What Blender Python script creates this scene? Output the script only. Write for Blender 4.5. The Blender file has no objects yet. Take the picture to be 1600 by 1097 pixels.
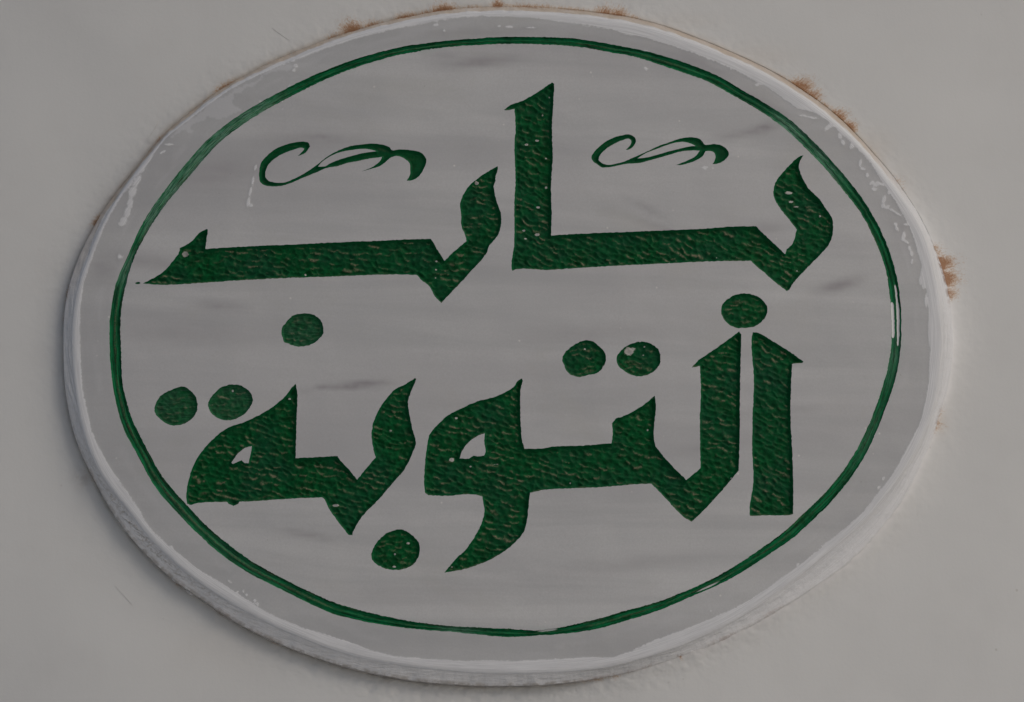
import bpy, math
import numpy as np
from mathutils import Vector, Matrix
from mathutils.geometry import delaunay_2d_cdt

scene = bpy.context.scene
C = scene.collection
rng = np.random.default_rng(7)

# ------------------------------------------------------------------ camera
CAM = Vector((-0.34, -2.20, -0.56))
DIST = CAM.length
LENS = 36.0 * DIST / 0.8
cam_d = bpy.data.cameras.new('camera'); cam = bpy.data.objects.new('camera', cam_d); C.objects.link(cam)
cam.location = CAM
ROT = (-CAM).to_track_quat('-Z', 'Y')
cam.rotation_mode = 'QUATERNION'; cam.rotation_quaternion = ROT
cam_d.lens = LENS; cam_d.sensor_width = 36; cam_d.sensor_fit = 'HORIZONTAL'
cam_d.clip_start = 0.05; cam_d.clip_end = 200
scene.camera = cam

# ------------------------------------------------------------------ light
AZ = math.radians(52)      # to the right of the wall's outward normal
EL = math.radians(38)
w = bpy.data.worlds.new("World"); scene.world = w; w.use_nodes = True
nt = w.node_tree; bg = nt.nodes['Background']
sky = nt.nodes.new('ShaderNodeTexSky'); sky.sky_type = 'NISHITA'; sky.sun_disc = False
sky.sun_elevation = EL
sky.sun_rotation = math.pi - AZ
sky.dust_density = 2.7; sky.air_density = 0.88; sky.ozone_density = 1.0
nt.links.new(sky.outputs['Color'], bg.inputs['Color']); bg.inputs['Strength'].default_value = 0.064
sun_d = bpy.data.lights.new('sun', 'SUN'); sun = bpy.data.objects.new('sun', sun_d); C.objects.link(sun)
sdir = Vector((math.sin(AZ)*math.cos(EL), -math.cos(AZ)*math.cos(EL), math.sin(EL)))
sun.rotation_mode = 'QUATERNION'; sun.rotation_quaternion = sdir.to_track_quat('Z', 'Y')
sun_d.energy = 0.72; sun_d.angle = math.radians(42); sun_d.color = (1.0, 0.965, 0.92)
scene.view_settings.view_transform = 'Standard'; scene.view_settings.look = 'None'
scene.view_settings.gamma = 1; scene.view_settings.exposure = 0.22

# ------------------------------------------------------------------ maths
T = 0.0135                        # the slab stands 12 mm proud of the wall
BOW = 0.13                       # slight bow added so wall and plaque shade darker towards the left
RM = np.array(ROT.to_matrix()); CP = np.array(CAM)
def plane(px, py, y):
    """points of the photograph laid out on the vertical plane at depth y (metres)"""
    px = np.asarray(px, float); py = np.asarray(py, float)
    k = 36.0 / LENS / 1600.0
    d = np.stack([(px-800)*k, -(py-548.5)*k, -np.ones_like(px)], -1) @ RM.T
    yy = np.zeros_like(px)
    for _ in range(4):
        t = (y + yy - CP[1]) / d[..., 1]; p = CP + d * t[..., None]; yy = BOW*p[..., 0]**2
    p[..., 1] = y
    return p

def hash2(ix, iy, seed):
    h = (ix.astype(np.int64)*374761393 + iy.astype(np.int64)*668265263 + seed*1442695041) & 0xffffffff
    h = ((h ^ (h >> 13)) * 1274126177) & 0xffffffff
    h = ((h ^ (h >> 16)) * 2246822519) & 0xffffffff
    return ((h ^ (h >> 15)) & 0xffffff) / float(0xffffff)
def vnoise(x, y, seed=0):
    ix = np.floor(x); iy = np.floor(y); fx = x-ix; fy = y-iy
    fx = fx*fx*(3-2*fx); fy = fy*fy*(3-2*fy)
    a = hash2(ix, iy, seed); b = hash2(ix+1, iy, seed); c = hash2(ix, iy+1, seed); d = hash2(ix+1, iy+1, seed)
    return (a*(1-fx)+b*fx)*(1-fy) + (c*(1-fx)+d*fx)*fy
def fbm(x, y, seed=0, oct=4):
    s = 0; a = .5; tot = 0
    for i in range(oct):
        s = s + a*vnoise(x*2**i, y*2**i, seed+i*17); tot += a; a *= .5
    return s/tot
def sstep(a, b, x):
    t = np.clip((x-a)/(b-a), 0, 1); return t*t*(3-2*t)

def worley(x, y, seed):
    """staggered cells: distance to the nearest seed and to the second nearest, in cell units"""
    iy = np.floor(y); f1 = np.full(x.shape, 9.); f2 = np.full(x.shape, 9.)
    idv = np.zeros(x.shape); lx = np.zeros(x.shape); ly = np.zeros(x.shape)
    for dy in (-1, 0, 1):
        cy = iy+dy; off = np.where(np.mod(cy, 2) == 0, 0., .5)
        ixx = np.floor(x-off)
        for dx in (-1, 0, 1):
            cx = ixx+dx
            sx = cx+off+.5+(hash2(cx, cy, seed)-.5)*.62; sy = cy+.5+(hash2(cx, cy, seed+5)-.5)*.55
            d = np.sqrt((x-sx)**2+(y-sy)**2)
            nearer = d < f1
            f2 = np.where(nearer, f1, np.minimum(f2, d)); idv = np.where(nearer, hash2(cx, cy, seed+9), idv); lx = np.where(nearer, x-sx, lx); ly = np.where(nearer, y-sy, ly)
            f1 = np.where(nearer, d, f1)
    return f1, f2, idv, lx, ly

def inside(poly, x, y):
    r = np.zeros(x.shape, bool); n = len(poly)
    for i in range(n):
        x0, y0 = poly[i]; x1, y1 = poly[(i+1) % n]
        if y0 == y1: continue
        c = (y0 > y) != (y1 > y)
        r ^= c & (x < (x1-x0)*(y-y0)/(y1-y0)+x0)
    return r
def edge_dist(polys, x, y):
    best = np.full(x.shape, 1e9)
    for poly in polys:
        P = np.asarray(poly); Q = np.roll(P, -1, 0)
        for (ax, ay), (bx, by) in zip(P, Q):
            dx, dy = bx-ax, by-ay; L = dx*dx+dy*dy+1e-12
            t = np.clip(((x-ax)*dx+(y-ay)*dy)/L, 0, 1)
            best = np.minimum(best, (x-ax-t*dx)**2+(y-ay-t*dy)**2)
    return np.sqrt(best)

def smooth_poly(pts, step=2.0, corner=38, jit=0.35, seed=1):
    P = np.array(pts, float); n = len(P); out = []
    ok = np.ones(n, bool)
    tang = np.zeros_like(P); crn = np.zeros(n, bool)
    for i in range(n):
        a = P[i]-P[i-1]; b = P[(i+1) % n]-P[i]
        ang = abs(math.degrees(math.atan2(a[0]*b[1]-a[1]*b[0], a @ b)))
        crn[i] = ang > corner
        t = a/(np.linalg.norm(a)+1e-9)+b/(np.linalg.norm(b)+1e-9)
        tang[i] = t/(np.linalg.norm(t)+1e-9)
    for i in range(n):
        j = (i+1) % n; p, q = P[i], P[j]; L = np.linalg.norm(q-p)
        if L < .01: continue
        m = max(1, int(round(L/step)))
        t0 = (q-p) if crn[i] else tang[i]*L
        t1 = (q-p) if crn[j] else tang[j]*L
        for k in range(m):
            t = k/m
            v = (2*t**3-3*t**2+1)*p+(t**3-2*t**2+t)*t0+(-2*t**3+3*t**2)*q+(t**3-t**2)*t1
            out.append((v[0], v[1], 0 if (crn[i] and k == 0) else 1))
    O = np.array(out); s = np.arange(len(O))*1.0
    O[:, 0] += (vnoise(O[:, 0]*.35, O[:, 1]*.35, seed)-.5)*2*jit*O[:, 2]
    O[:, 1] += (vnoise(O[:, 0]*.35, O[:, 1]*.35, seed+3)-.5)*2*jit*O[:, 2]
    return O[:, :2]

def closed_radial(pts, n, blur=1.6, cx=795., cy=540.):
    """closed curve -> radius at n even angles"""
    P = np.array(pts, float); a = np.arctan2(P[:, 1]-cy, P[:, 0]-cx); r = np.hypot(P[:, 0]-cx, P[:, 1]-cy)
    o = np.argsort(a); a = a[o]; r = r[o]
    th = np.linspace(-math.pi, math.pi, n, endpoint=False)
    aa = np.concatenate([a-2*math.pi, a, a+2*math.pi])
    # express against a base ellipse so that linear interpolation follows the curve
    el = lambda t: 1/np.sqrt((np.cos(t)/682.)**2+(np.sin(t)/518.)**2)
    q = np.interp(th, aa, np.concatenate([r/el(a)]*3))
    k = int(blur*n/360); ker = np.hanning(2*k+3); ker /= ker.sum()
    q = np.convolve(np.concatenate([q[-k-1:], q, q[:k+1]]), ker, 'valid')
    return th, q*el(th)

def cdt(boundaries, interior, keep):
    vs = []; es = []
    for b in boundaries:
        o = len(vs); n = len(b); vs += [Vector((float(x), float(y))) for x, y in b]
        es += [(o+i, o+(i+1) % n) for i in range(n)]
    vs += [Vector((float(x), float(y))) for x, y in interior]
    r = delaunay_2d_cdt(vs, es, [], 0, 1e-5, False)
    V = np.array([(v[0], v[1]) for v in r[0]]); F = np.array([f for f in r[2] if len(f) == 3])
    c = V[F].mean(1); F = F[keep(c[:, 0], c[:, 1])]
    # face the viewer: photo y runs down, so flip where needed
    a, b, d = V[F[:, 0]], V[F[:, 1]], V[F[:, 2]]
    cr = (b[:, 0]-a[:, 0])*(d[:, 1]-a[:, 1])-(b[:, 1]-a[:, 1])*(d[:, 0]-a[:, 0])
    F = np.where((cr > 0)[:, None], F[:, ::-1], F)
    used = np.unique(F); mp = -np.ones(len(V), int); mp[used] = np.arange(len(used))
    return V[used], mp[F]

def mesh_obj(name, co, faces, mat, parent=None, attrs=None, smooth=True):
    me = bpy.data.meshes.new(name)
    faces = np.asarray(faces); k = faces.shape[1]
    co = np.array(co, float); co[:, 1] += BOW*np.clip(co[:, 0], -1.2, 1.2)**2
    me.vertices.add(len(co)); me.vertices.foreach_set('co', np.asarray(co, np.float32).ravel())
    me.loops.add(faces.size); me.loops.foreach_set('vertex_index', faces.astype(np.int32).ravel())
    me.polygons.add(len(faces)); me.polygons.foreach_set('loop_start', np.arange(0, faces.size, k, dtype=np.int32))
    me.update(calc_edges=True); me.validate()
    if smooth: me.polygons.foreach_set('use_smooth', np.ones(len(me.polygons), bool))
    for nme, v in (attrs or {}).items():
        v = np.asarray(v, np.float32)
        if v.ndim == 1:
            a = me.attributes.new(nme, 'FLOAT', 'POINT'); a.data.foreach_set('value', v)
        else:
            a = me.attributes.new(nme, 'FLOAT_VECTOR', 'POINT'); a.data.foreach_set('vector', v.ravel())
    me.materials.append(mat)
    o = bpy.data.objects.new(name, me); C.objects.link(o)
    if parent is not None:
        o.parent = parent; o.matrix_parent_inverse = Matrix.Translation(-parent.location)
    return o

# ------------------------------------------------------------------ materials
class N:
    def __init__(s, name):
        s.m = bpy.data.materials.new(name); s.m.use_nodes = True; s.t = s.m.node_tree
        s.b = s.t.nodes['Principled BSDF']
        s.pos = s.t.nodes.new('ShaderNodeNewGeometry').outputs['Position']
    def link(s, a, b): s.t.links.new(a, b)
    def attr(s, n, vec=False):
        a = s.t.nodes.new('ShaderNodeAttribute'); a.attribute_name = n
        return a.outputs['Vector'] if vec else a.outputs['Fac']
    def mp(s, src, scale, rot=(0, 0, 0)):
        n = s.t.nodes.new('ShaderNodeMapping'); n.inputs['Scale'].default_value = scale; n.inputs['Rotation'].default_value = rot
        s.link(src, n.inputs['Vector']); return n.outputs[0]
    def noise(s, src, scale, detail=4, rough=.55, dist=0, ridged=False):
        n = s.t.nodes.new('ShaderNodeTexNoise'); n.inputs['Scale'].default_value = scale
        n.inputs['Detail'].default_value = detail; n.inputs['Roughness'].default_value = rough; n.inputs['Distortion'].default_value = dist
        s.link(src, n.inputs['Vector']); return n.outputs['Fac']
    def vor(s, src, scale, feat='F1'):
        n = s.t.nodes.new('ShaderNodeTexVoronoi'); n.feature = feat; n.inputs['Scale'].default_value = scale
        s.link(src, n.inputs['Vector']); return n.outputs['Distance']
    def rng(s, v, a, b, c=0, d=1, smooth=True):
        n = s.t.nodes.new('ShaderNodeMapRange'); n.interpolation_type = 'SMOOTHSTEP' if smooth else 'LINEAR'
        for i, x in zip((1, 2, 3, 4), (a, b, c, d)): n.inputs[i].default_value = x
        s.link(v, n.inputs[0]); return n.outputs[0]
    def math(s, op, a, b=None, c=None):
        n = s.t.nodes.new('ShaderNodeMath'); n.operation = op
        for i, x in enumerate((a, b, c)):
            if x is None: continue
            if isinstance(x, (int, float)): n.inputs[i].default_value = x
            else: s.link(x, n.inputs[i])
        return n.outputs[0]
    def mix(s, f, a, b):
        n = s.t.nodes.new('ShaderNodeMix'); n.data_type = 'RGBA'
        if isinstance(f, (int, float)): n.inputs[0].default_value = f
        else: s.link(f, n.inputs[0])
        for i, x in ((6, a), (7, b)):
            if isinstance(x, tuple): n.inputs[i].default_value = (*x, 1)
            else: s.link(x, n.inputs[i])
        return n.outputs[2]
    def bump(s, h, strength, dist, prev=None):
        n = s.t.nodes.new('ShaderNodeBump'); n.inputs['Strength'].default_value = strength; n.inputs['Distance'].default_value = dist
        s.link(h, n.inputs['Height'])
        if prev is not None: s.link(prev, n.inputs['Normal'])
        return n.outputs[0]
    def done(s, col, rough, nor=None, spec=.4):
        s.link(col, s.b.inputs['Base Color']) if not isinstance(col, tuple) else None
        if isinstance(rough, (int, float)): s.b.inputs['Roughness'].default_value = rough
        else: s.link(rough, s.b.inputs['Roughness'])
        if nor is not None: s.link(nor, s.b.inputs['Normal'])
        s.b.inputs['Specular IOR Level'].default_value = spec
        return s.m

WALL = (.60, .575, .535)
PAINT = (.65, .645, .635)
def marble_col(n):
    p = n.mp(n.pos, (2.2, 1, 26), (0, math.radians(-3), 0))
    streak = n.noise(p, 1.0, 5, .6, .5)
    p2 = n.mp(n.pos, (1.0, 1, 7), (0, math.radians(-5), 0))
    broad = n.noise(p2, 2.0, 3, .5, .8)
    c = n.mix(n.rng(streak, .32, .68), (.415, .412, .402), (.515, .510, .492))
    c = n.mix(n.rng(broad, .35, .7, 0, .6), c, (.40, .39, .385))
    c = n.mix(n.math('MULTIPLY', n.attr('vein'), 1.0), c, (.22, .20, .205))
    oc = n.rng(n.noise(n.mp(n.pos, (3, 1, 9), (0, .1, 0)), 1.0, 4, .6), .3, .7, .55, 1)
    c = n.mix(n.math('MULTIPLY', n.attr('unhoned'), oc), c, (.345, .345, .34))
    sp = n.noise(n.pos, 800, 3, .7)
    c = n.mix(n.rng(sp, .3, .7, 0, .26), c, (.33, .31, .30))
    cry = n.vor(n.pos, 70)
    c = n.mix(n.math('MULTIPLY', n.rng(cry, .03, .085, .7, 0), n.rng(n.noise(n.pos, 30, 2), .52, .6)), c, (.64, .62, .57))
    pin = n.vor(n.mp(n.pos, (1, 1, 1), (0, .5, 0)), 52)
    c = n.mix(n.math('MULTIPLY', n.rng(pin, .015, .045, .5, 0), n.rng(n.noise(n.pos, 17, 2), .48, .6)), c, (.2, .17, .14))
    stain = n.noise(n.mp(n.pos, (9, 1, 14), (0, .7, 0)), 1.0, 5, .65, .8)
    c = n.mix(n.rng(stain, .52, .75, 0, .35), c, (.40, .385, .35))
    return c

def mat_marble():
    n = N('grey_veined_marble')
    c = marble_col(n)
    wob = n.noise(n.pos, 500, 3, .6)
    wh = n.attr('white')
    cov = n.rng(n.math('ADD', wh, n.math('MULTIPLY', n.math('SUBTRACT', wob, .5), .55)), .36, .74)
    stroke = n.noise(n.mp(n.attr('sd', True), (.012, .7, 1)), 1.0, 4, .65, .2)
    pc = n.mix(n.rng(stroke, .35, .65), (.535, .53, .525), PAINT)
    c = n.mix(cov, c, pc)
    c = n.mix(n.rng(n.attr('film'), 0, 1, 0, .5, False), c, (.54, .535, .53))
    gd = n.attr('greenhaze')
    c = n.mix(n.rng(gd, 0, 1, 0, .3, False), c, (.25, .38, .30))
    b = n.bump(n.noise(n.pos, 260, 4, .6), .12, .0006)
    b = n.bump(n.math('MULTIPLY', cov, stroke), .35, .0004, b)
    return n.done(c, n.rng(cov, 0, 1, .42, .6), b, .35)

def mat_rim():
    n = N('whitewashed_plaster_edge')
    sd = n.attr('sd', True)
    stroke = n.noise(n.mp(sd, (.012, .7, 1)), 1.0, 4, .65, .2)
    c = n.mix(n.rng(stroke, .3, .65), (.535, .53, .52), PAINT)
    c = n.mix(n.math('MULTIPLY', n.attr('fresh'), n.rng(stroke, .3, .6, .5, 1)), c, (.72, .71, .695))  # glow along the right and lower joint, put into the whitewash colour
    pit = n.noise(n.pos, 420, 5, .7)
    rough = n.attr('rough')
    c = n.mix(n.math('MULTIPLY', n.rng(pit, .50, .60), rough), c, (.40, .37, .33))
    blot = n.noise(n.pos, 60, 4, .6)
    st = n.math('MULTIPLY', n.attr('stain'), n.rng(blot, .2, .6, .65, 1))
    c = n.mix(n.math('MULTIPLY', st, .85), c, (.44, .355, .265))
    ru = n.math('MULTIPLY', n.attr('rust'), n.rng(n.noise(n.mp(sd, (.12, .1, 1)), 1.0, 4, .7), .38, .6))
    c = n.mix(ru, c, (.22, .105, .05))
    di = n.math('MULTIPLY', n.attr('dirt'), n.rng(n.noise(n.pos, 150, 4, .7), .35, .62))
    c = n.mix(n.math('MULTIPLY', di, .8), c, (.24, .21, .17))  # grime, with the shadow line at the foot put into the colour
    b = n.bump(n.noise(n.mp(sd, (.02, .5, 1)), 1.0, 4, .65), .3, .0006)
    b = n.bump(pit, .35, .0010, b)
    return n.done(c, .7, b, .3)

def mat_wall():
    n = N('cream_painted_plaster')
    sd = n.attr('sd', True)
    big = n.noise(n.pos, 3.2, 4, .55, .3)
    c = n.mix(n.rng(big, .3, .7), (.570, .562, .535), (.610, .600, .568))
    c = n.mix(n.rng(n.noise(n.pos, 22, 4, .6), .45, .8, 0, .25), c, (.53, .515, .485))
    c = n.mix(n.math('MULTIPLY', n.attr('fresh'), n.rng(n.noise(n.pos, 90, 3, .6), .3, .6, .75, 1)), c, (.72, .705, .68))  # the same glow carried on to the wall by a paler colour
    # beige bleed, rust crystals growing away from the joint, grime and painted contact shade along the joint
    tend = n.noise(n.mp(sd, (.30, .15, 1)), 1.0, 5, .75, .7)
    fine = n.noise(n.mp(sd, (.55, .42, 1)), 1.0, 3, .7)
    ru = n.attr('rust')
    halo = n.rng(n.math('MULTIPLY', n.attr('stain'), n.rng(tend, .2, .7, .5, 1)), 0, 1, 0, .6, False)
    c = n.mix(halo, c, (.50, .40, .295))
    g = n.math('ADD', ru, n.math('MULTIPLY', n.math('SUBTRACT', tend, .5), 1.5))
    g = n.math('ADD', g, n.math('MULTIPLY', n.math('SUBTRACT', fine, .5), .8))
    gate = n.rng(ru, .02, .16)
    c = n.mix(n.math('MULTIPLY', n.rng(g, .22, .66, 0, .6), gate), c, (.46, .27, .13))
    c = n.mix(n.math('MULTIPLY', n.rng(g, .50, .95, 0, .85), gate), c, (.27, .11, .032))
    di = n.attr('dirt')
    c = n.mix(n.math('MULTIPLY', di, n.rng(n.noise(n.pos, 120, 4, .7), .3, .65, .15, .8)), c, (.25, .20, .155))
    spk = n.math('ADD', n.vor(n.pos, 95), n.math('MULTIPLY', n.noise(n.pos, 700, 2), .08))
    sparse = n.rng(n.noise(n.pos, 45, 2), .50, .60)
    c = n.mix(n.math('MULTIPLY', n.math('MULTIPLY', n.rng(spk, .085, .15, .9, 0), sparse), n.attr('speck')), c, (.13, .085, .055))
    # a few faint fly specks anywhere
    sp2 = n.math('MULTIPLY', n.rng(n.vor(n.pos, 24), .015, .035, .35, 0), n.rng(n.noise(n.pos, 9, 2), .5, .62))
    c = n.mix(sp2, c, (.3, .26, .22))
    b = n.bump(n.noise(n.mp(n.pos, (5, 5, 8), (0, .6, 0)), 1.0, 3, .5, .4), .2, .008)
    b = n.bump(n.noise(n.mp(n.pos, (120, 60, 34), (0, math.radians(28), 0)), 1.0, 4, .6), .12, .0008, b)
    b = n.bump(n.noise(n.pos, 420, 3, .6), .22, .00035, b)
    return n.done(c, .62, b, .3)

def mat_green(name, deep, lite, ridge_gain=1.0, brush=False):
    n = N(name)
    v = n.noise(n.pos, 240, 4, .6)
    c = n.mix(n.rng(v, .3, .7), deep, lite)
    c = n.mix(n.rng(n.noise(n.pos, 28, 3, .6), .35, .7, 0, .45), c, (.006, .050, .026))
    c = n.mix(n.math('MULTIPLY', n.attr('lip'), .75), c, (.0012, .085, .026))  # edge highlight of the recess put into the green
    if brush:
        br = n.noise(n.mp(n.attr('sd', True), (.018, .62, 1)), 1.0, 4, .65, .3)
        c = n.mix(n.rng(br, .46, .62, 0, .9), c, (.002, .16, .052))
        c = n.mix(n.rng(br, .46, .34, 0, .85), c, (.0005, .018, .005))
    fl = n.noise(n.pos, 620, 4, .7)
    wear = n.math('MULTIPLY', n.attr('wear'), n.rng(fl, .36, .60, .15, 1))
    c = n.mix(n.math('MULTIPLY', wear, ridge_gain), c, (.165, .148, .092))
    ch = n.rng(n.math('ADD', n.attr('chip'), n.math('MULTIPLY', n.math('SUBTRACT', fl, .5), .7)), .42, .62)
    c = n.mix(ch, c, (.42, .40, .36))
    pale = n.math('MULTIPLY', n.attr('pale'), n.rng(n.noise(n.mp(n.attr('sd', True), (.05, 1.1, 1)), 1.0, 4, .7), .40, .58, .0, 1))
    c = n.mix(pale, c, (.17, .33, .235))
    c = n.mix(n.rng(n.attr('bare'), .3, .6), c, (.60, .60, .59))
    b = n.bump(fl, .35, .0005)
    return n.done(c, n.rng(v, .3, .7, .45, .7), b, .07)

M_marble = mat_marble(); M_rim = mat_rim(); M_wall = mat_wall()
M_letter = mat_green('hammered_green_paint', (.0005, .038, .008), (.0011, .086, .022))
M_ring = mat_green('brushed_green_paint', (.0006, .046, .012), (.0018, .105, .036), .55, True)
M_thin = mat_green('smooth_green_paint', (.0006, .044, .010), (.0012, .072, .020))

# ------------------------------------------------------------------ outlines, traced on the plaque
exec_data = None
FRONT = [(113,545),(113.5,560),(116.4,594),(122,637.6),(132.5,681),(142,708),(163,750),(195,789),(224,829),(257,864),(296.7,899),(340,928),(409,968),(480,999.5),(521,1015),(562,1027),(597,1034),(700,1047),(800,1052),(850,1051),(950,1042),(1050,1014),(1150,968),(1223,920),(1291,866),(1346,820),(1390,768),(1427,712),(1442,683),(1454,652),(1463.7,617.4),(1468,576),(1472,545),(1471,498.5),(1468,467.5),(1462,436.5),(1454,402),(1445,367.7),(1425,331),(1403,300),(1378,268),(1358,243),(1335,218),(1310,195),(1280,170),(1250,149),(1220,130),(1185,111),(1145,92),(1090,69),(1035,49),(980,35),(950,31),(900,24.5),(850,21),(800,19),(750,19.5),(700,23),(645,32),(590,44.5),(535,60),(480,80.5),(443,98),(388,122),(347,145),(320,165),(296.7,182.7),(260,212),(224,255),(199,288),(177.5,318.6),(155.6,358),(137.5,405),(123,444),(115,487.5),(112.7,531)]
INNER = [(125,531),(125,560),(126.6,594),(134.6,637.6),(146,681),(158,709),(187.5,753),(212,789),(237,829),(267,857),(307,889),(342,909),(368,927),(409,953),(480,984.5),(507.5,992),(549,1005.4),(590,1020),(624,1027),(700,1031),(800,1033),(850,1031),(912,1028),(960,1028),(990,1017.5),(1025,1000),(1075,982),(1125,962),(1172,938),(1223,902),(1291,848),(1346,804),(1373,768),(1401,730),(1415,705),(1427.6,683),(1441,655),(1448,617),(1452,568),(1454,545),(1451,514),(1451,483),(1449,452),(1438,436),(1442,413),(1435,392),(1422,354.6),(1405.6,325),(1391,302),(1373,276),(1361,256),(1340,233),(1320,212),(1296.7,190.6),(1273,176),(1245.6,170),(1228,157),(1202,138),(1180,126.5),(1145,107.7),(1104,91),(1062.5,76),(1007.5,58),(980,54),(950,45),(900,37),(825,27),(750,25),(700,29),(645,39),(590,51),(535,67.4),(480,86.6),(460,93),(410,114),(370,134),(320,167),(296,186),(260,215),(228,257),(203,289),(181,320),(159,358),(143,405),(130,444),(125,487)]
BASE = [(99.6,531),(100,560),(101,594),(107,638),(117,681),(128,709),(150,753),(169,789),(199,833),(208,843),(245.6,883),(282,914),(315,935),(355,963),(409,993),(480,1022),(535,1040),(590,1053),(645,1063),(700,1068),(800,1071),(850,1070),(917,1062),(992,1047),(1067,1022),(1141,992),(1209,955),(1264,921),(1332,872),(1373,828),(1414,774),(1437,728),(1445.6,707.7),(1457,681),(1468.6,640),(1479,614),(1485,576),(1489,545),(1486,498),(1481,455),(1473,425),(1462,395),(1452,369),(1435,335),(1411,298),(1391,270),(1368,244),(1345,218),(1320,192),(1291,167),(1255,142),(1225,122),(1185,101),(1145,83),(1090,60),(1035,40),(980,26),(950,22),(900,16),(850,13),(800,11),(750,11.5),(700,16),(645,25),(590,38),(535,54),(480,74),(443,89),(388,116),(345,140),(320,158),(294,178),(260,206),(214,262),(185,298),(160,332),(145,359),(120.6,410),(109,444),(101,487)]
# ring: centre line x, y, width
RING = [(650,75,11),(750,65,10),(850,64,12),(900,66.5,12),(950,75,12.5),(1000,84,12),(1054,101,15),(1109,121,15),(1164,151.5,14),(1224,188.6,15),(1273.4,235,15),(1300.7,265,15),(1328,298,15),(1349,325.8,14),(1372.5,369.6,14),(1390,416,14),(1397,452,15),(1400,491,16),(1400.5,527.6,15),(1395.5,575,15),(1382,618.7,15),(1365.6,662.5,15),(1343.7,710,15),(1327,735.5,15),(1296.9,773.8,16),(1261,809,17),(1231,836.7,16),(1195.7,861,14),(1154.7,888.7,13),(1120,908,12),(1070,930,11),(1037.5,943.8,13),(975,962.5,15),(925,977,15),(875,985.5,10),(840,989,8),(800,989,12),(750,986,11),(712.5,983,8),(665.6,979,10),(587.5,967,15),(525,951.6,17),(500,941,17),(443.9,913.6,17),(382,881,18),(335,844.8,18),(286,797,18),(246,750,18),(221,703,17),(204,673,18),(191,635.5,16),(182.5,588,16),(180.5,545,17),(180.5,493,16),(188,446,15),(206,398.5,10),(229,351,12),(261,305,15),(295,264,17),(336,217.6,16),(400,172.4,15),(450,145,14),(525,110,13),(600,86,12)]

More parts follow.
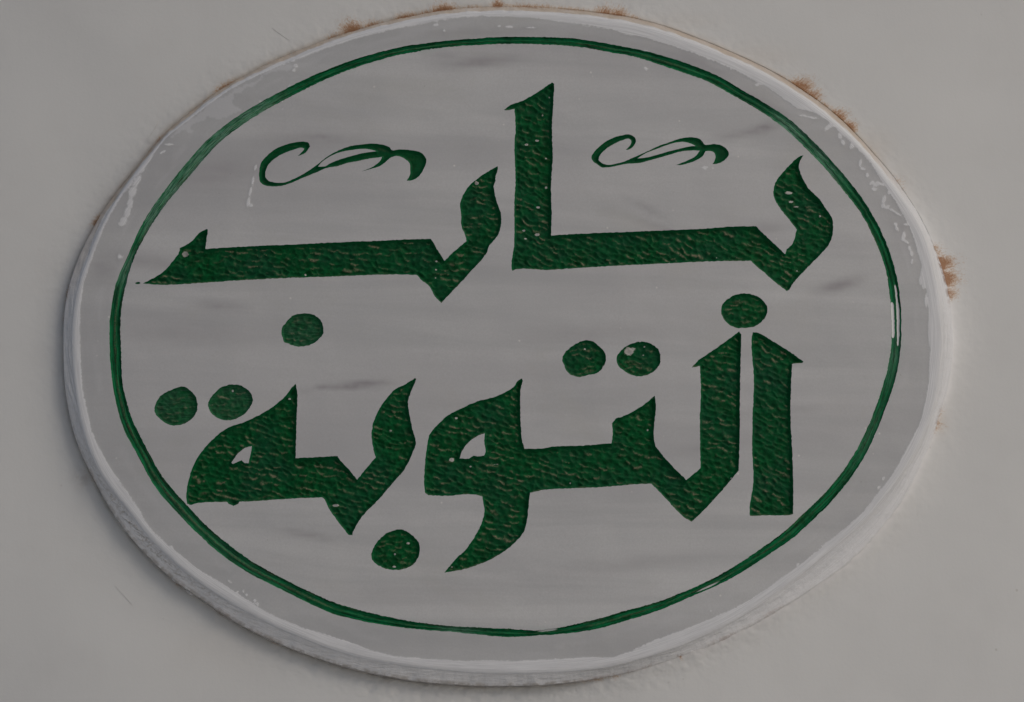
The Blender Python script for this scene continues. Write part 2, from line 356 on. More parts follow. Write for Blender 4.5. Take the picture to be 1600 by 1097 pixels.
LETTERS = [
 # first word, tail piece on the left
 ([(223.4,443),(256,424),(267.5,411),(279.7,394),(280.6,388),(290,383),(301,375.6),(310.6,364.4),(322,358),(324.7,358.5),(323.8,368),(321,389),(387.5,385),(462.5,382),(500,380),(600,376),(643.8,373.9),(673.3,373),(678.8,382),(694.5,407.3),(709.4,393),(729,376.7),(728,371),(721.4,353.8),(720.3,336.3),(719.2,316.6),(731.3,292.5),(744.4,280.5),(761.9,268.4),(777.6,259.7),(778.3,262),(773.9,279.4),(774.6,282.7),(771.7,289.2),(772.8,301.3),(778.3,321),(782.7,334),(783.3,345),(779.4,364.7),(764,385.5),(759.7,396.4),(740,419.4),(716,445.6),(691.9,470.8),(689.7,473.6),(682,466.4),(670,446.7),(659,438),(651.4,429.9),(628.4,429),(600,429.2),(500,432.8),(443.8,434.7),(368.8,438.4),(312.5,442.2),(246.9,445)], [], 0.0),
 # first word, tall stroke and the right tail
 ([(787.5,171.7),(798,164),(816,157.5),(837,145.5),(862.7,128.6),(866,131),(865,155),(862.7,200),(863.6,245),(861.2,290.5),(861.8,335.6),(861.2,368),(900,365.6),(1000,361.5),(1100,357.3),(1143.7,354),(1181,353.6),(1191.9,364.5),(1205,376.5),(1226.8,397.3),(1229,389.6),(1236.7,383),(1245,359.5),(1233.4,343.7),(1218,324),(1209.3,307.6),(1210.4,288),(1222.5,270.5),(1235.6,256.2),(1250.9,243.6),(1255.7,242.7),(1250.9,249.7),(1248.7,260.6),(1253,276),(1261.8,292.3),(1281.5,313),(1290.3,326.2),(1300,341.5),(1301.6,354.7),(1297.9,376.5),(1288,390.7),(1261.8,418),(1240,442),(1233.4,453),(1229,454.8),(1222.5,449.8),(1205,436.7),(1196.2,428),(1175.4,410.4),(1173.3,407.6),(1121.9,408.2),(1100,408.9),(1000,413.5),(900,419),(855,422),(807,421),(801,423.7),(799.5,419.8),(803.5,380.7),(803.5,320.5),(805.6,278.4),(804,230.3),(805.6,197),(804,170.5),(789,172.4)], [], 0.3),
 # second word, left end with the teardrop eye
 ([(462.2,599.6),(464.5,614.9),(463.9,647.4),(462.6,685.7),(461.9,715.6),(527.4,712.5),(528.7,715.4),(541,729),(558.2,749.4),(570.5,733.9),(587.3,714.2),(582.8,698.2),(581,673.6),(589,645.3),(600,628),(617.3,608.3),(632,601),(648.8,590.6),(650.5,592.3),(642,613.2),(637.7,626.8),(640,646.5),(644.4,671),(649.8,692),(645.6,705.6),(630.8,735),(612.4,756),(592.7,779.5),(565.6,807.8),(552,831.2),(550.8,836.6),(544.7,836),(526.2,812.7),(513.9,794.2),(506.5,779.5),(503,777),(440,780),(421.4,781.4),(373.5,784),(372.6,787),(364.5,790.5),(357,787),(355,784.3),(312.3,785.6),(297,789),(292.2,787.2),(290.9,773.8),(293.2,756.5),(302.7,726),(314.2,706.8),(333.4,685.7),(354.4,669.4),(383,658.9),(413.8,643.6),(436.7,627.3),(450,614),(455,606.3)],
  [[(361.7,723),(371.7,708.7),(383,700),(393.7,696.6),(391.8,708.7),(388,724),(382,723),(377.4,719.2),(370.7,722),(364,725)]], 0.15),
 # second word, the long middle group
 ([(815.6,591),(817,595.3),(814.2,604.9),(813,633.6),(813.6,660.4),(815.6,687.2),(819.4,701.5),(850,700.6),(860,698.3),(911,696.2),(955.7,692.4),(957.4,673.3),(956,661.8),(962,654),(977.3,649),(1000.3,636.3),(1022.8,618.4),(1024.5,630),(1023.3,693.7),(1030,704.7),(1050.4,728.3),(1072.3,750.3),(1094.2,731.7),(1093.5,652.4),(1095,612),(1093.5,572),(1080.7,574.8),(1087.5,566.4),(1121.2,542.8),(1155,518),(1158.3,522.5),(1156.6,585),(1155.6,686.2),(1154.3,735),(1134.7,758.7),(1087.5,809.3),(1080.7,815),(1070.6,809.3),(1030,768),(1018,756),(1002.9,756.2),(936.5,761.3),(860,764.6),(850,765.4),(828,769.8),(826,790.8),(822.9,817),(818.5,831),(811.5,840.6),(783.5,864.3),(755.5,879),(720.5,890.5),(694.2,894.9),(699.5,887.9),(715.2,870.4),(727.5,859),(739.8,841.5),(750.3,822.3),(756.4,803),(753.8,775.9),(739.8,772.4),(699.5,774.7),(669.8,774.1),(664.4,770.4),(663,761.8),(664.4,721.6),(669,687),(671.4,678.6),(686.4,661.3),(701.7,648),(720.8,638.4),(743.8,627.8),(772.5,620.2),(791.6,611.6),(804,603),(809.8,594.4)],
  [[(718.3,716.3),(721.8,705.4),(732.3,691),(745.7,681.4),(757.2,677.2),(756.6,691),(758.7,705.4),(756.2,712),(747.6,713),(740,712),(732.3,716.8)]], 0.15),
 # second word, the upright on the right
 ([(1176.2,519.2),(1185.3,520.8),(1209,534.3),(1236,551.2),(1255.5,564.7),(1252.8,567.4),(1237.6,568.8),(1236,601.8),(1235.2,652.4),(1237.6,699.7),(1239.3,753.6),(1239.3,802.6),(1236,804),(1202.2,805.3),(1171.8,806),(1171,800.9),(1176.9,753.6),(1175.2,699.7),(1175.9,652.4),(1177.9,591.7),(1174.5,551.2),(1174.5,527.6)], [], 0.35),
]
DOTS = [
 [(440.4,515),(441,510.6),(446,504.8),(455,495.3),(463.8,491.3),(487,490.8),(494.4,493.9),(501,501),(505.7,512.8),(505,520.8),(498.8,528.9),(490,536),(479.8,540.2),(463.8,541.3),(451.4,537.6),(444,534),(441.9,528),(439.7,520.8)],
 [(241.5,637.9),(251,618.7),(268.3,609),(287.4,604.4),(300.8,614),(308,626.4),(307.5,641.7),(300.8,654),(285.5,662.7),(268.3,664.7),(253,657),(243.4,647.4)],
 [(325,633),(329.5,621.6),(343,607.2),(364,601),(379.3,604.4),(393.7,617.8),(394.6,628.3),(387,641.7),(371.7,653.2),(358.3,657),(343,654.7),(329.5,644.6)],
 [(580,866),(584.9,853.8),(596,839.8),(612,829.6),(629.5,828),(645.3,838),(654.9,850.3),(655.4,864.3),(648.8,878.3),(634.8,887.9),(612,890.5),(591,883.5),(581.4,874.8)],
 [(878.4,561),(883,550.8),(903.4,535.5),(921.2,532.2),(934,539.3),(945.5,552),(945.5,567.4),(934,582.7),(918.7,586.5),(900.8,589),(885.5,580),(881.7,571.2)],
 [(963.3,564.8),(964.6,556),(977.3,541.9),(1000.3,534.2),(1018.2,538),(1029.6,548.3),(1032.2,561),(1027,575),(1013,585.3),(992.7,587.8),(977.3,581.4),(967,572.5)],
 [(1126.6,487),(1129.6,475.3),(1144.8,462.8),(1168.4,459),(1188.7,466.9),(1198.8,482),(1195.4,495.5),(1182,509),(1165,512.4),(1144.8,510.7),(1131.3,499)],
 [(210.7,442.4),(214,440.6),(218,440.9),(219.6,442.4),(217,443.9),(213,443.8)],
]
def tr(pts, x0, y0, s): return [(x0+a/s, y0+b/s) for a, b in pts]
FL = [
 (tr([(455,235),(520,205),(556,155),(545,125),(510,115),(440,118),(350,140),(260,180),(200,230),(150,290),(135,350),(133,410),(145,455),(190,480),(250,487),(330,480),(420,450),(500,415),(600,375),(700,333),(780,320),(860,295),(960,275),(1060,255),(1158,243),(1140,275),(1085,320),(988,362),(1090,335),(1130,322),(1180,290),(1235,246),(1290,235),(1350,260),(1385,295),(1392,350),(1390,390),(1362,440),(1400,438),(1450,415),(1500,350),(1527,270),(1510,230),(1470,200),(1400,185),(1300,180),(1240,185),(1215,160),(1160,140),(1085,131),(990,138),(900,150),(800,185),(700,240),(620,303),(540,360),(480,395),(420,425),(350,452),(270,455),(205,435),(185,405),(190,350),(205,315),(250,265),(330,215),(410,185),(490,165),(508,175),(500,188)],380,200,5.3333),
  tr([(625,322),(650,290),(720,240),(800,205),(900,185),(990,175),(1060,180),(1110,195),(1000,210),(900,235),(800,265),(720,298),(680,320)],380,200,5.3333)),
 (tr([(478,270),(500,272),(550,240),(575,195),(570,160),(540,135),(505,122),(450,130),(380,148),(300,185),(220,245),(170,300),(148,340),(165,385),(205,412),(245,440),(300,442),(380,430),(480,408),(600,400),(740,365),(880,325),(1000,290),(1100,278),(1190,280),(1150,330),(1080,370),(960,418),(1010,418),(1080,400),(1160,370),(1220,330),(1245,285),(1300,285),(1330,300),(1340,350),(1330,380),(1312,408),(1340,408),(1400,390),(1450,350),(1470,315),(1460,280),(1420,240),(1340,215),(1240,220),(1215,190),(1190,168),(1130,152),(1060,152),(980,170),(880,205),(780,240),(700,280),(600,325),(520,360),(480,378),(400,402),(300,415),(250,400),(215,370),(225,335),(270,280),(340,230),(420,190),(460,175),(500,165),(530,180),(530,200),(515,235)],900,190,6.154),
  tr([(590,355),(620,335),(680,300),(760,270),(850,235),(950,205),(1030,195),(1100,210),(1150,235),(1100,238),(1000,260),(880,290),(760,325),(680,345)],900,190,6.154)),
]
# bare chips in the paint: x, y, rx, ry, strength
CHIPS = [(840,218,3.5,2,1),(823.6,224,3.5,2,1),(854,246,2,2,.9),(854,292,2.2,2.2,1),(841.6,323,3.6,2.2,1),(819,359,3,1.8,1),(840,365.6,4.2,2.6,1),(822,371.6,3,1.8,.8),(859,150.6,2,2,.8),(848.6,178.6,1.8,1.8,.8),(1233.4,300,6.5,3,1),(1237,314,5,2.4,.8),(1245,322,6,1.6,.7),(1282.6,336.7,2,2,.9),(1246.5,422.4,2,2,.7),(1120.8,401.7,2,2,.6),(745.5,284.8,3.6,3,1),(682.7,407,2.4,2,1),(682,420,1.8,1.8,.9),(681,433,1.8,1.8,.7),(290,395.3,6.5,5,.85),(478,428,2,2.6,.9),(714,651.8,2.6,2,1.1),(706.8,717.4,5,4,.9),(736,728,3,3,.6),(525,788.8,7,3,.8),(611,672,5,4,.55),(638,848.5,3.2,1.8,1.1),(617.6,865.5,1.8,1.8,1.1),(616.4,885,3,1.8,1.1),(707,885,3,1.4,.8),(983,548,9,8,.85),(990,545,5,6,.6),(364,610,2,2.2,1),(453,622.5,3,2,.8),(1143,747,2,2,.8),(1035,650,1,1,0),(1013,671,2.2,2.4,.8),(914.5,544.5,1.8,1.8,.9),(1007.5,541,1.6,1.6,.9),(1006,554,2,1.6,.7),(892,754,2,1.6,.8),(1226,742,1.5,5,.5),(776,724,8,1.4,.6)]

print('outlines'); NS = 2000
th, rA = closed_radial(FRONT, NS, 3.2); _, rI = closed_radial(INNER, NS, .8); _, rB = closed_radial(BASE, NS, 2.6)
CX, CY = 795., 540.
cs, sn = np.cos(th), np.sin(th)
ring_pts = RING
_, rR = closed_radial([(a, b) for a, b, c in RING], NS, 3.0)
ra = np.arctan2(np.array([b for a, b, c in RING])-CY, np.array([a for a, b, c in RING])-CX); o = np.argsort(ra)
rw = np.array([c for a, b, c in RING], float)[o]; ra = ra[o]
wR = np.interp(th, np.concatenate([ra-2*math.pi, ra, ra+2*math.pi]), np.concatenate([rw]*3))
# correct the width from "across the line" to "along the radius"
dth = th[1]-th[0]; slope = np.gradient(np.concatenate([rR[-2:], rR, rR[:2]]), dth)[2:-2]/rR
wR = wR*np.sqrt(1+slope**2)
ss = np.arange(NS)*2.05
per = lambda f, seed, sc: fbm((np.cos(th)+3)*sc, (np.sin(th)+3)*sc, seed, 4)   # periodic noise round the oval
wR = wR*(1.02+.12*(per(0, 5, 10)-.5)*2)
jin = (per(0, 11, 170)-.5)*2.0+(per(0, 13, 20)-.5)*1.0; jout = (per(0, 12, 140)-.5)*1.6+(per(0, 14, 18)-.5)*1.0
rRi = rR-wR/2+jin; rRo = rR+wR/2+jout
P2 = lambda r: np.stack([CX+r*cs, CY+r*sn], -1)
def polar(x, y): return np.arctan2(y-CY, x-CX), np.hypot(x-CX, y-CY)
def rad_at(r, t): return np.interp(t, np.concatenate([th, [math.pi]]), np.concatenate([r, r[:1]]))
def arc_at(t): return (t+math.pi)/(2*math.pi)*NS*2.05

# ------------------------------------------------------------------ the plaque
plaque = bpy.data.objects.new('stone_plaque', None); C.objects.link(plaque)
plaque.location = plane(795, 1060, 0.0).tolist(); plaque.empty_display_size = .05
plaque['label'] = 'oval grey marble plaque with green carved Arabic lettering on a cream wall'
plaque['category'] = 'plaque'

letters = []
for k, (outl, holes, slant) in enumerate(LETTERS):
    letters.append((smooth_poly(outl, 2.0, 33, .55, 20+k), [smooth_poly(h, 2.0, 33, .4, 40+k) for h in holes], slant))
dots = [smooth_poly(d, 2.0 if len(d) > 6 else 1.2, 70, .7 if len(d) > 6 else .15, 60+i) for i, d in enumerate(DOTS)]
flour = [(smooth_poly(a, 1.5, 55, .25, 80), smooth_poly(b, 1.5, 60, .15, 81)) for a, b in FL]

# --- slab face
print('slab')
bounds = [P2(rA)[::1], P2(rRi), P2(rRo)]
cut = []                                   # closed outlines cut out of the face
for o_, h_, _s in letters: bounds.append(o_); bounds += h_; cut.append((o_, h_))
for d in dots: bounds.append(d); cut.append((d, []))
for a, b in flour: bounds += [a, b]; cut.append((a, [b]))
gx, gy = np.meshgrid(np.arange(100, 1500, 7.), np.arange(10, 1070, 7.)); gx = gx.ravel(); gy = gy.ravel()
gx = gx+(rng.random(gx.shape)-.5)*2; gy = gy+(rng.random(gy.shape)-.5)*2
t_, r_ = polar(gx, gy); RAt = rad_at(rA, t_)
m = (r_ < RAt-36) & (np.abs(r_-rad_at(rR, t_)) > rad_at(wR, t_)/2+3.5)
band_r = []
fx, fy = np.meshgrid(np.arange(100, 1500, 2.4), np.arange(10, 1070, 2.4)); fx = fx.ravel(); fy = fy.ravel()
fx = fx+(rng.random(fx.shape)-.5)*.8; fy = fy+(rng.random(fy.shape)-.5)*.8
t2, r2 = polar(fx, fy); RA2 = rad_at(rA, t2)
m2 = (r2 < RA2-1.5) & (r2 >= RA2-np.where((t2 > -1.2) & (t2 < .4) | (t2 < -2.2), 46, 36)) & (np.abs(r2-rad_at(rR, t2)) > rad_at(wR, t2)/2+2.2)
m2 |= (np.abs(fx-392) < 16) & (np.abs(fy-295) < 36)
px = np.concatenate([gx[m], fx[m2]]); py = np.concatenate([gy[m], fy[m2]])
def in_cut(x, y):
    r = np.zeros(x.shape, bool)
    for o_, h_ in cut:
        b = (x > o_[:, 0].min()-1) & (x < o_[:, 0].max()+1) & (y > o_[:, 1].min()-1) & (y < o_[:, 1].max()+1)
        if not b.any(): continue
        q = inside(o_, x[b], y[b])
        for h in h_: q &= ~inside(h, x[b], y[b])
        r[b] |= q
    return r
kp = ~in_cut(px, py); px, py = px[kp], py[kp]
def keep_face(x, y):
    t, r = polar(x, y)
    # exact ring test against the polygons
    ring = inside(P2(rRo), x, y) & ~inside(P2(rRi), x, y)
    return inside(P2(rA), x, y) & ~ring & ~in_cut(x, y)
V, F = cdt(bounds, np.stack([px, py], -1), keep_face)
print('slab verts', len(V), 'tris', len(F))
x, y = V[:, 0], V[:, 1]; t_, r_ = polar(x, y)
Iv = rad_at(rI, t_); arc = arc_at(t_)
VE = [(745,97,60,9,-6,.55),(700,90,30,8,10,.25),(1190,203,32,7,-14,.6),(1150,212,30,6,-5,.4),(1312,444,34,9,-16,.62),(1195,358,34,7,-4,.35),(556,600,55,5,-4,.75),(505,603,30,3,-10,.5),(500,212,60,8,4,.42),(345,478,40,8,4,.45),(470,215,70,16,-3,.3),(1060,370,110,7,22,.32),(1010,325,40,5,28,.3),(1230,640,90,7,-4,.22),(860,300,60,30,0,.12),(1100,700,60,9,-8,.22),(480,835,50,5,10,.35),(620,400,160,24,-3,.15),(230,410,70,14,6,.4),(160,420,30,22,0,.35),(330,270,80,22,-6,.28),(940,520,120,14,-3,.18),(300,520,120,18,2,.22),(1010,880,140,12,-6,.18),(650,930,160,14,-3,.15),(260,170,50,30,-30,.2),(760,50,90,9,0,.3),(820,45,30,4,0,.3),(930,60,60,8,10,.25),(1090,100,60,10,22,.35),(1200,165,50,10,33,.35),(1410,360,18,40,-20,.25)]
vein = np.zeros(len(V)); wobx = (fbm(x/60, y/30, 3)-.5)*26
for cx, cy, sx, sy, ang, am in VE:
    a = math.radians(ang); dx = x-cx; dy = y-cy+wobx*.35
    u = dx*math.cos(a)+dy*math.sin(a); v = -dx*math.sin(a)+dy*math.cos(a)
    vein = np.maximum(vein, am*1.15*np.exp(-(u/sx)**2-(v/sy)**2)*(.6+.8*fbm(x/22, y/7, 8)))
# whitewash carried over the edge on to the face
strk = (fbm(arc/60., (r_-Iv)/2.2+50, 31)-.5)
white = sstep(-5, 3.0, (r_-Iv)+strk*5+(vnoise(arc/9., 0*arc, 32)-.5)*1.2)
SM = [(1294,199,7,2.6,-38),(1303,195,5,2,-40),(1312,213,2.5,4,-20),(1317,223,2.2,4,-20),(1331,228,3,5,20),(1344,255,1.8,6,5),(1348,264,4,1.6,10),(1355,274,2,3,0),(1362,286,4,2,-40),(1369,288,5,3.2,-20),(1366,296,4,2.2,0),(1376,288,6,1.1,20),(1381,312,2.6,6,15),(1380,322,3,3,0),(1386,324,4,1.8,-30),(1393,328,4,1,15),(1402,334,8,1,28),(1399,350,2.6,1.6,10),(1401,357,1.8,4,-25),(1412,368,2.6,6,10),(1411,374,3,2.4,-20),(1416,378,4,1.4,30),(1421,388,1.8,3,0),(1424,396,1.8,5,-15),(1425,409,1.4,4,10),(1416,351,4,1.4,0),(1419,345,3,1.2,30),(1389,301,2,3,10),(1384,281,1.4,3,-40),(1439,438,3,7,0),(1443,447,2,5,0),(1268,184,10,1,8),(1255,181,8,1,12),(1447,470,2.2,10,0),(1452,520,1.6,20,0),
      (221,265,3.4,9,35),(214,283,4,10,28),(207,300,5.2,9,20),(203,318,4,9,8),(199,332,4,10,14),(193,345,4.5,6,20),(190,350,5,3,0),(186,402,1.6,5,0),(189,403,1.2,5,20),(264,226,7,1.2,0),(254,238,5,1.2,-30),(395,283,1.3,7,8),(391,300,1.5,8,14),(388,316,2.2,7,10),(392,321,2.6,2,0),(399,262,1.2,5,14),(451,137,1,5,20),(446,147,1,3,30),(441,156,1.2,3,10),(440,171,2,2,0),(458,94,4,2,20),(462,103,3.4,2.4,0),(459,110,2,2,0),(681,39,4,1.6,-10),(780,41,2.4,1.2,0),(796,42,7,1.3,0),(830,43,8,.8,0),(694,48,1.4,1.8,0),(1008,81,4,1.6,-15),(1010,107,4,2.5,-30),(1183,133,4,1.2,0),(385,930,1.6,1.6,0),(380,924,1,2.6,0),(398,939,2,2,0),(402,944,2.4,1.6,30),(370,926,3.4,.9,-40),(252,852,3,3,0),(268,857,2.4,4,-20),(357,908,1,1,0),(360,910,1.4,1.4,0),(1373,762,3,1.4,-50),(1380,748,3,1.4,-60),(1246,882,2.4,1.2,-20),(1110,955,1,1,0),(1175,205,0,0,0),(1226,188,3,1.4,30),(1100,262,9,.9,-18),(588,995,1,1,0)]
for cx, cy, sx, sy, ang in SM:
    if sx == 0: continue
    a = math.radians(ang); dx = x-cx; dy = y-cy
    u = dx*math.cos(a)-dy*math.sin(a)*-1; v = -dx*math.sin(a)+dy*math.cos(a)
    white = np.maximum(white, np.clip(1.15-.62*np.sqrt((u/(sx+.6))**2+(v/(sy+.6))**2), 0, .95))
film = np.zeros(len(V))
FP = np.array([(296,187),(345,150),(410,116),(452,98),(462,104),(430,112),(404,122),(392,134),(366,145),(362,160),(375,172),(360,184),(330,183),(300,196),(303,205),(288,205),(268,214)], float)
bb = (x < 480) & (y < 230)
q = np.zeros(len(V)); q[bb] = np.where(inside(FP, x[bb]+(vnoise(x[bb]/9, y[bb]/9, 4)-.5)*9, y[bb]+(vnoise(x[bb]/9, y[bb]/9, 6)-.5)*9), 1, 0)
film = np.maximum(film, q*.95)
dr = r_-rad_at(rR, t_)
film = np.maximum(film, np.exp(-((dr-26)/9)**2)*sstep(.52, .66, fbm(arc/70, dr/10+9, 55))*.35)
gh = np.exp(-(np.maximum(np.abs(dr)-rad_at(wR, t_)/2, 0)/2.2)**2)*.5*sstep(.45, .7, fbm(arc/30, dr*0, 91))
co = plane(x, y, -T)
co[:, 1] += (fbm(x/120, y/120, 77)-.5)*.0016-white*.00018
# soften the arris a little
co[:, 1] += .0009*np.exp(-np.maximum(rad_at(rA, t_)-r_, 0)/2.0)
sd = np.stack([arc, r_-rad_at(rA, t_), np.zeros(len(x))], -1)
mesh_obj('marble_slab', co, F, M_marble, plaque, dict(unhoned=sstep(2, 12, r_-rad_at(rR, t_))*(.5-.22*sstep(.2, .7, np.cos(t_))), vein=vein, white=white, film=film, sd=sd, greenhaze=gh))

def face_y(x, y):
    t_, r_ = polar(x, y)
    return -T+(fbm(x/120, y/120, 77)-.5)*.0016+.0009*np.exp(-np.maximum(rad_at(rA, t_)-r_, 0)/2.0)

# --- carved pieces
def carved(name, outl, holes, depth, slope_w, mat, cell=(16.5, 9.4), slant=0., amp=.0008, grid=1.4, wear=1.0, seed=3, pale=0.):
    x0, y0 = outl.min(0)-1; x1, y1 = outl.max(0)+1
    gx, gy = np.meshgrid(np.arange(x0, x1, grid), np.arange(y0, y1, grid)); gx = gx.ravel(); gy = gy.ravel()
    gx = gx+(rng.random(gx.shape)-.5)*.4*grid; gy = gy+(rng.random(gy.shape)-.5)*.4*grid
    k = inside(outl, gx, gy)
    for h in holes: k &= ~inside(h, gx, gy)
    gx, gy = gx[k], gy[k]
    d = edge_dist([outl]+holes, gx, gy); k = d > .7; gx, gy = gx[k], gy[k]
    def keep(x, y):
        r = inside(outl, x, y)
        for h in holes: r &= ~inside(h, x, y)
        return r
    V, F = cdt([outl]+holes, np.stack([gx, gy], -1), keep)
    x, y = V[:, 0], V[:, 1]; d = edge_dist([outl]+holes, x, y)
    wall_ = sstep(0, slope_w, d)
    a = slant; wx = x+(fbm(x/18, y/18, seed)-.5)*16; wy = y+(fbm(x/22, y/18, seed+1)-.5)*12
    u = (wx*math.cos(a)+wy*math.sin(a))/cell[0]; v = (-wx*math.sin(a)+wy*math.cos(a))/cell[1]
    f1, f2, idv, lx, ly = worley(u, v, seed)
    rid = 1-sstep(0., .55, f2-f1)                    # crest between two chisel dents
    bowl = 1-sstep(.0, .8, f1)
    h = amp*(rid*(.2+.4*fbm(x/9, y/9, 5))-bowl*(.3+.7*idv))+(fbm(x/9, y/5, 9)-.5)*amp*1.5
    patch = sstep(.34, .62, fbm(x/38, y/26, seed+21))
    # worn lower lip of each dent: a short curved dash where the chisel stopped
    tilt = (hash2(idv*9973, idv*7919, 3)-.5)*.5
    yl = ly-tilt*lx-(.40-.55*lx*lx)
    dash = np.exp(-(yl/.15)**2)*sstep(.62, .30, np.abs(lx-.1+.2*idv))
    ledge = dash*sstep(.25, .75, hash2(idv*4999, idv*6007, 8))
    h = h+amp*.55*dash
    seam = np.exp(-((wy-(y1+y0)/2-(y1-y0)*.25*np.sign(np.sin(seed))+6*np.sin(x/23.+seed))/1.5)**2)
    ledge = np.maximum(ledge, .55*seam*sstep(.42, .55, fbm(x/40, y/40, seed+51)))
    wr = ledge*(.35+.65*patch)*sstep(.28, .5, fbm(x/7, y/6, seed+31))*wear*1.35
    # dust caught on the lower ledge, nearest to an edge below
    low = np.zeros(len(x))
    e = 2.2
    ins = keep(x, y+e)
    low = np.where(~ins & (d > .3), 1., 0.)*sstep(.35, .6, fbm(x/14, y/6, seed+41))
    wr = np.maximum(wr*sstep(.5, 3, d), low*.8*wear)
    h = h*sstep(1.2, 5., d); wr = wr*sstep(2., 5.5, d)+low*.6*wear*(d < 3)
    lip = np.exp(-((d-1.6)/1.6)**2)  # band for the painted highlight, all round the recess
    chip = np.zeros(len(x))
    for cx, cy, rx, ry, s in CHIPS:
        if x0 < cx < x1 and y0 < cy < y1 and s > 0:
            chip = np.maximum(chip, s*np.exp(-(((x-cx)/rx)**2+((y-cy)/ry)**2)**1.3))
    yy = face_y(x, y)
    dep = depth*(.9+.25*fbm(x/40, y/40, seed+3))
    co = plane(x, y, -T); co[:, 1] = yy+wall_*dep-wall_*h+.00004
    z = np.zeros(len(x))
    return mesh_obj(name, co, F, mat, plaque, dict(wear=np.clip(wr, 0, 1), chip=chip, pale=z+pale, bare=z, lip=lip, sd=np.stack([x, y, z], -1)))

print('letters')
for i, (o_, h_, s_) in enumerate(letters):
    carved('carved_letter', o_, h_, .0026, 3.8, M_letter, slant=s_+.1, seed=100+i*13, amp=.0010)
for i, d in enumerate(dots):
    if i == 7: carved('letter_dot', d, [], .0006, 1.2, M_thin, grid=1.2, amp=.0001, wear=0, seed=300)
    else:
        carved('letter_dot', d, [], .0020, 3.0, M_letter, cell=(12, 9), seed=200+i*7, amp=.0007, wear=.75, pale=.12 if i < 3 else .0)
for i, (a, b) in enumerate(flour):
    carved('flourish', a, [b], .0017, 3.4, M_thin, cell=(30, 12), grid=1.3, amp=.0002, wear=.12, seed=400+i)

# --- ring groove
print('ring')
K = 15; f = np.linspace(0, 1, K)
prof = -np.interp(f, [0, .08, .26, .42, .52, .62, .78, .92, 1], [0, .7, 1.15, .75, .45, .75, 1.1, .65, 0])
R = rRi[:, None]+(rRo-rRi)[:, None]*f[None]
X = CX+R*cs[:, None]; Y = CY+R*sn[:, None]
co = plane(X.ravel(), Y.ravel(), -T)
w2 = .75+.6*per(0, 21, 40)
ridge_pos = (per(0, 22, 6)-.5)
hh = np.interp(np.clip(f[None]+ridge_pos[:, None]*.3*np.sin(np.pi*f)[None], 0, 1).ravel(), f, prof).reshape(NS, K)
co[:, 1] = face_y(X.ravel(), Y.ravel())+(-hh*.0015*w2[:, None]).ravel()+.00003
idx = np.arange(NS*K).reshape(NS, K); nx = np.roll(idx, -1, 0)
Fq = np.stack([idx[:, :-1], idx[:, 1:], nx[:, 1:], nx[:, :-1]], -1).reshape(-1, 4)
xs, ys = X.ravel(), Y.ravel(); ff = np.tile(f, NS); arcs = np.repeat(ss, K)
def near(cx, cy, s): return np.exp(-((xs-cx)**2+(ys-cy)**2)/s**2)
pale = .75*np.maximum.reduce([near(395,178,45), near(350,210,40), near(320,240,35), near(295,268,30), near(250,320,40), near(235,345,25), near(262,300,35)])
pale = np.maximum(pale, .7*near(1235,200,35)); pale = np.maximum(pale, .6*near(1290,250,40)); pale = np.maximum(pale, .2*near(1350,680,60)); pale = np.maximum(pale, .3*near(1396,560,50))
pale = np.maximum(pale, .1*near(330,845,120)); pale = np.maximum(pale, .55*near(715,983,30)); pale = np.maximum(pale, .6*near(200,420,30))

wear = np.exp(-((ff-.5-.10*np.repeat(ridge_pos, K))/.09)**2)*(.35+.65*sstep(.42, .6, fbm(arcs/70, ff*0, 61)))*np.where((xs < 520) & (ys > 480), 1., .6)
wear += np.exp(-((ff-.08)/.08)**2)*sstep(.52, .7, fbm(arcs/18, ff*0, 62))*.6
wear += np.exp(-((ff-.16)/.12)**2)*(xs < 430)*(ys < 380)*sstep(.3, .6, fbm(arcs/40, ff*4, 66))*1.2
bare = np.zeros(len(xs))
gate = sstep(468, 476, ys)*(1-sstep(522, 532, ys))*(xs > 1300)
bare = np.maximum(bare, gate*np.exp(-((ff-.20)/.17)**4)); bare = np.maximum(bare, gate*np.exp(-((ff-.72)/.15)**4))
bare = np.maximum(bare, np.exp(-((ff-.72)/.12)**4)*sstep(438, 450, ys)*(1-sstep(535, 546, ys))*(xs > 1300)*.75)
bare = np.maximum(bare, near(856, 984, 16)*np.exp(-((ff-.12)/.2)**4)); bare = np.maximum(bare, near(1107, 917, 24)*np.exp(-((ff-.68)/.13)**2)*.8)
mesh_obj('border_groove', co, Fq, M_ring, plaque, dict(wear=np.clip(wear, 0, 1), chip=np.zeros(len(xs)), pale=pale, bare=bare, sd=np.stack([arcs, ff*14, 0*ff], -1)))
print('ring ok')

# --- plaster edge between the face and the wall
MASK = np.maximum(sstep(.25, -.35, cs), sstep(.35, .85, sn)*sstep(.55, .1, cs))      # left and below: the edge stops short of the wall
A3 = plane(CX+rA*cs, CY+rA*sn, -T); B3 = plane(CX+rB*cs, CY+rB*sn, 0.0); B7 = plane(CX+rB*cs, CY+rB*sn, -.0080)
B3 = B3*(1-MASK[:, None])+B7*MASK[:, None]
A3[:, 1] = face_y(CX+rA*cs, CY+rA*sn)
dirv = B3-A3; dirv[:, 1] = 0; L = np.linalg.norm(dirv, axis=1, keepdims=True)
up = -np.sin(th)                           # +1 at the top of the oval
rgt = np.cos(th)
out = np.stack([cs, 0*cs, -sn], -1)        # outward in the wall's plane
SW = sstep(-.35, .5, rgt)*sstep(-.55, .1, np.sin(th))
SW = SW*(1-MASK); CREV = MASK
Bs = plane(CX+rB*cs, CY+rB*sn, -.0075)
B3 = B3*(1-SW[:, None])+Bs*SW[:, None]
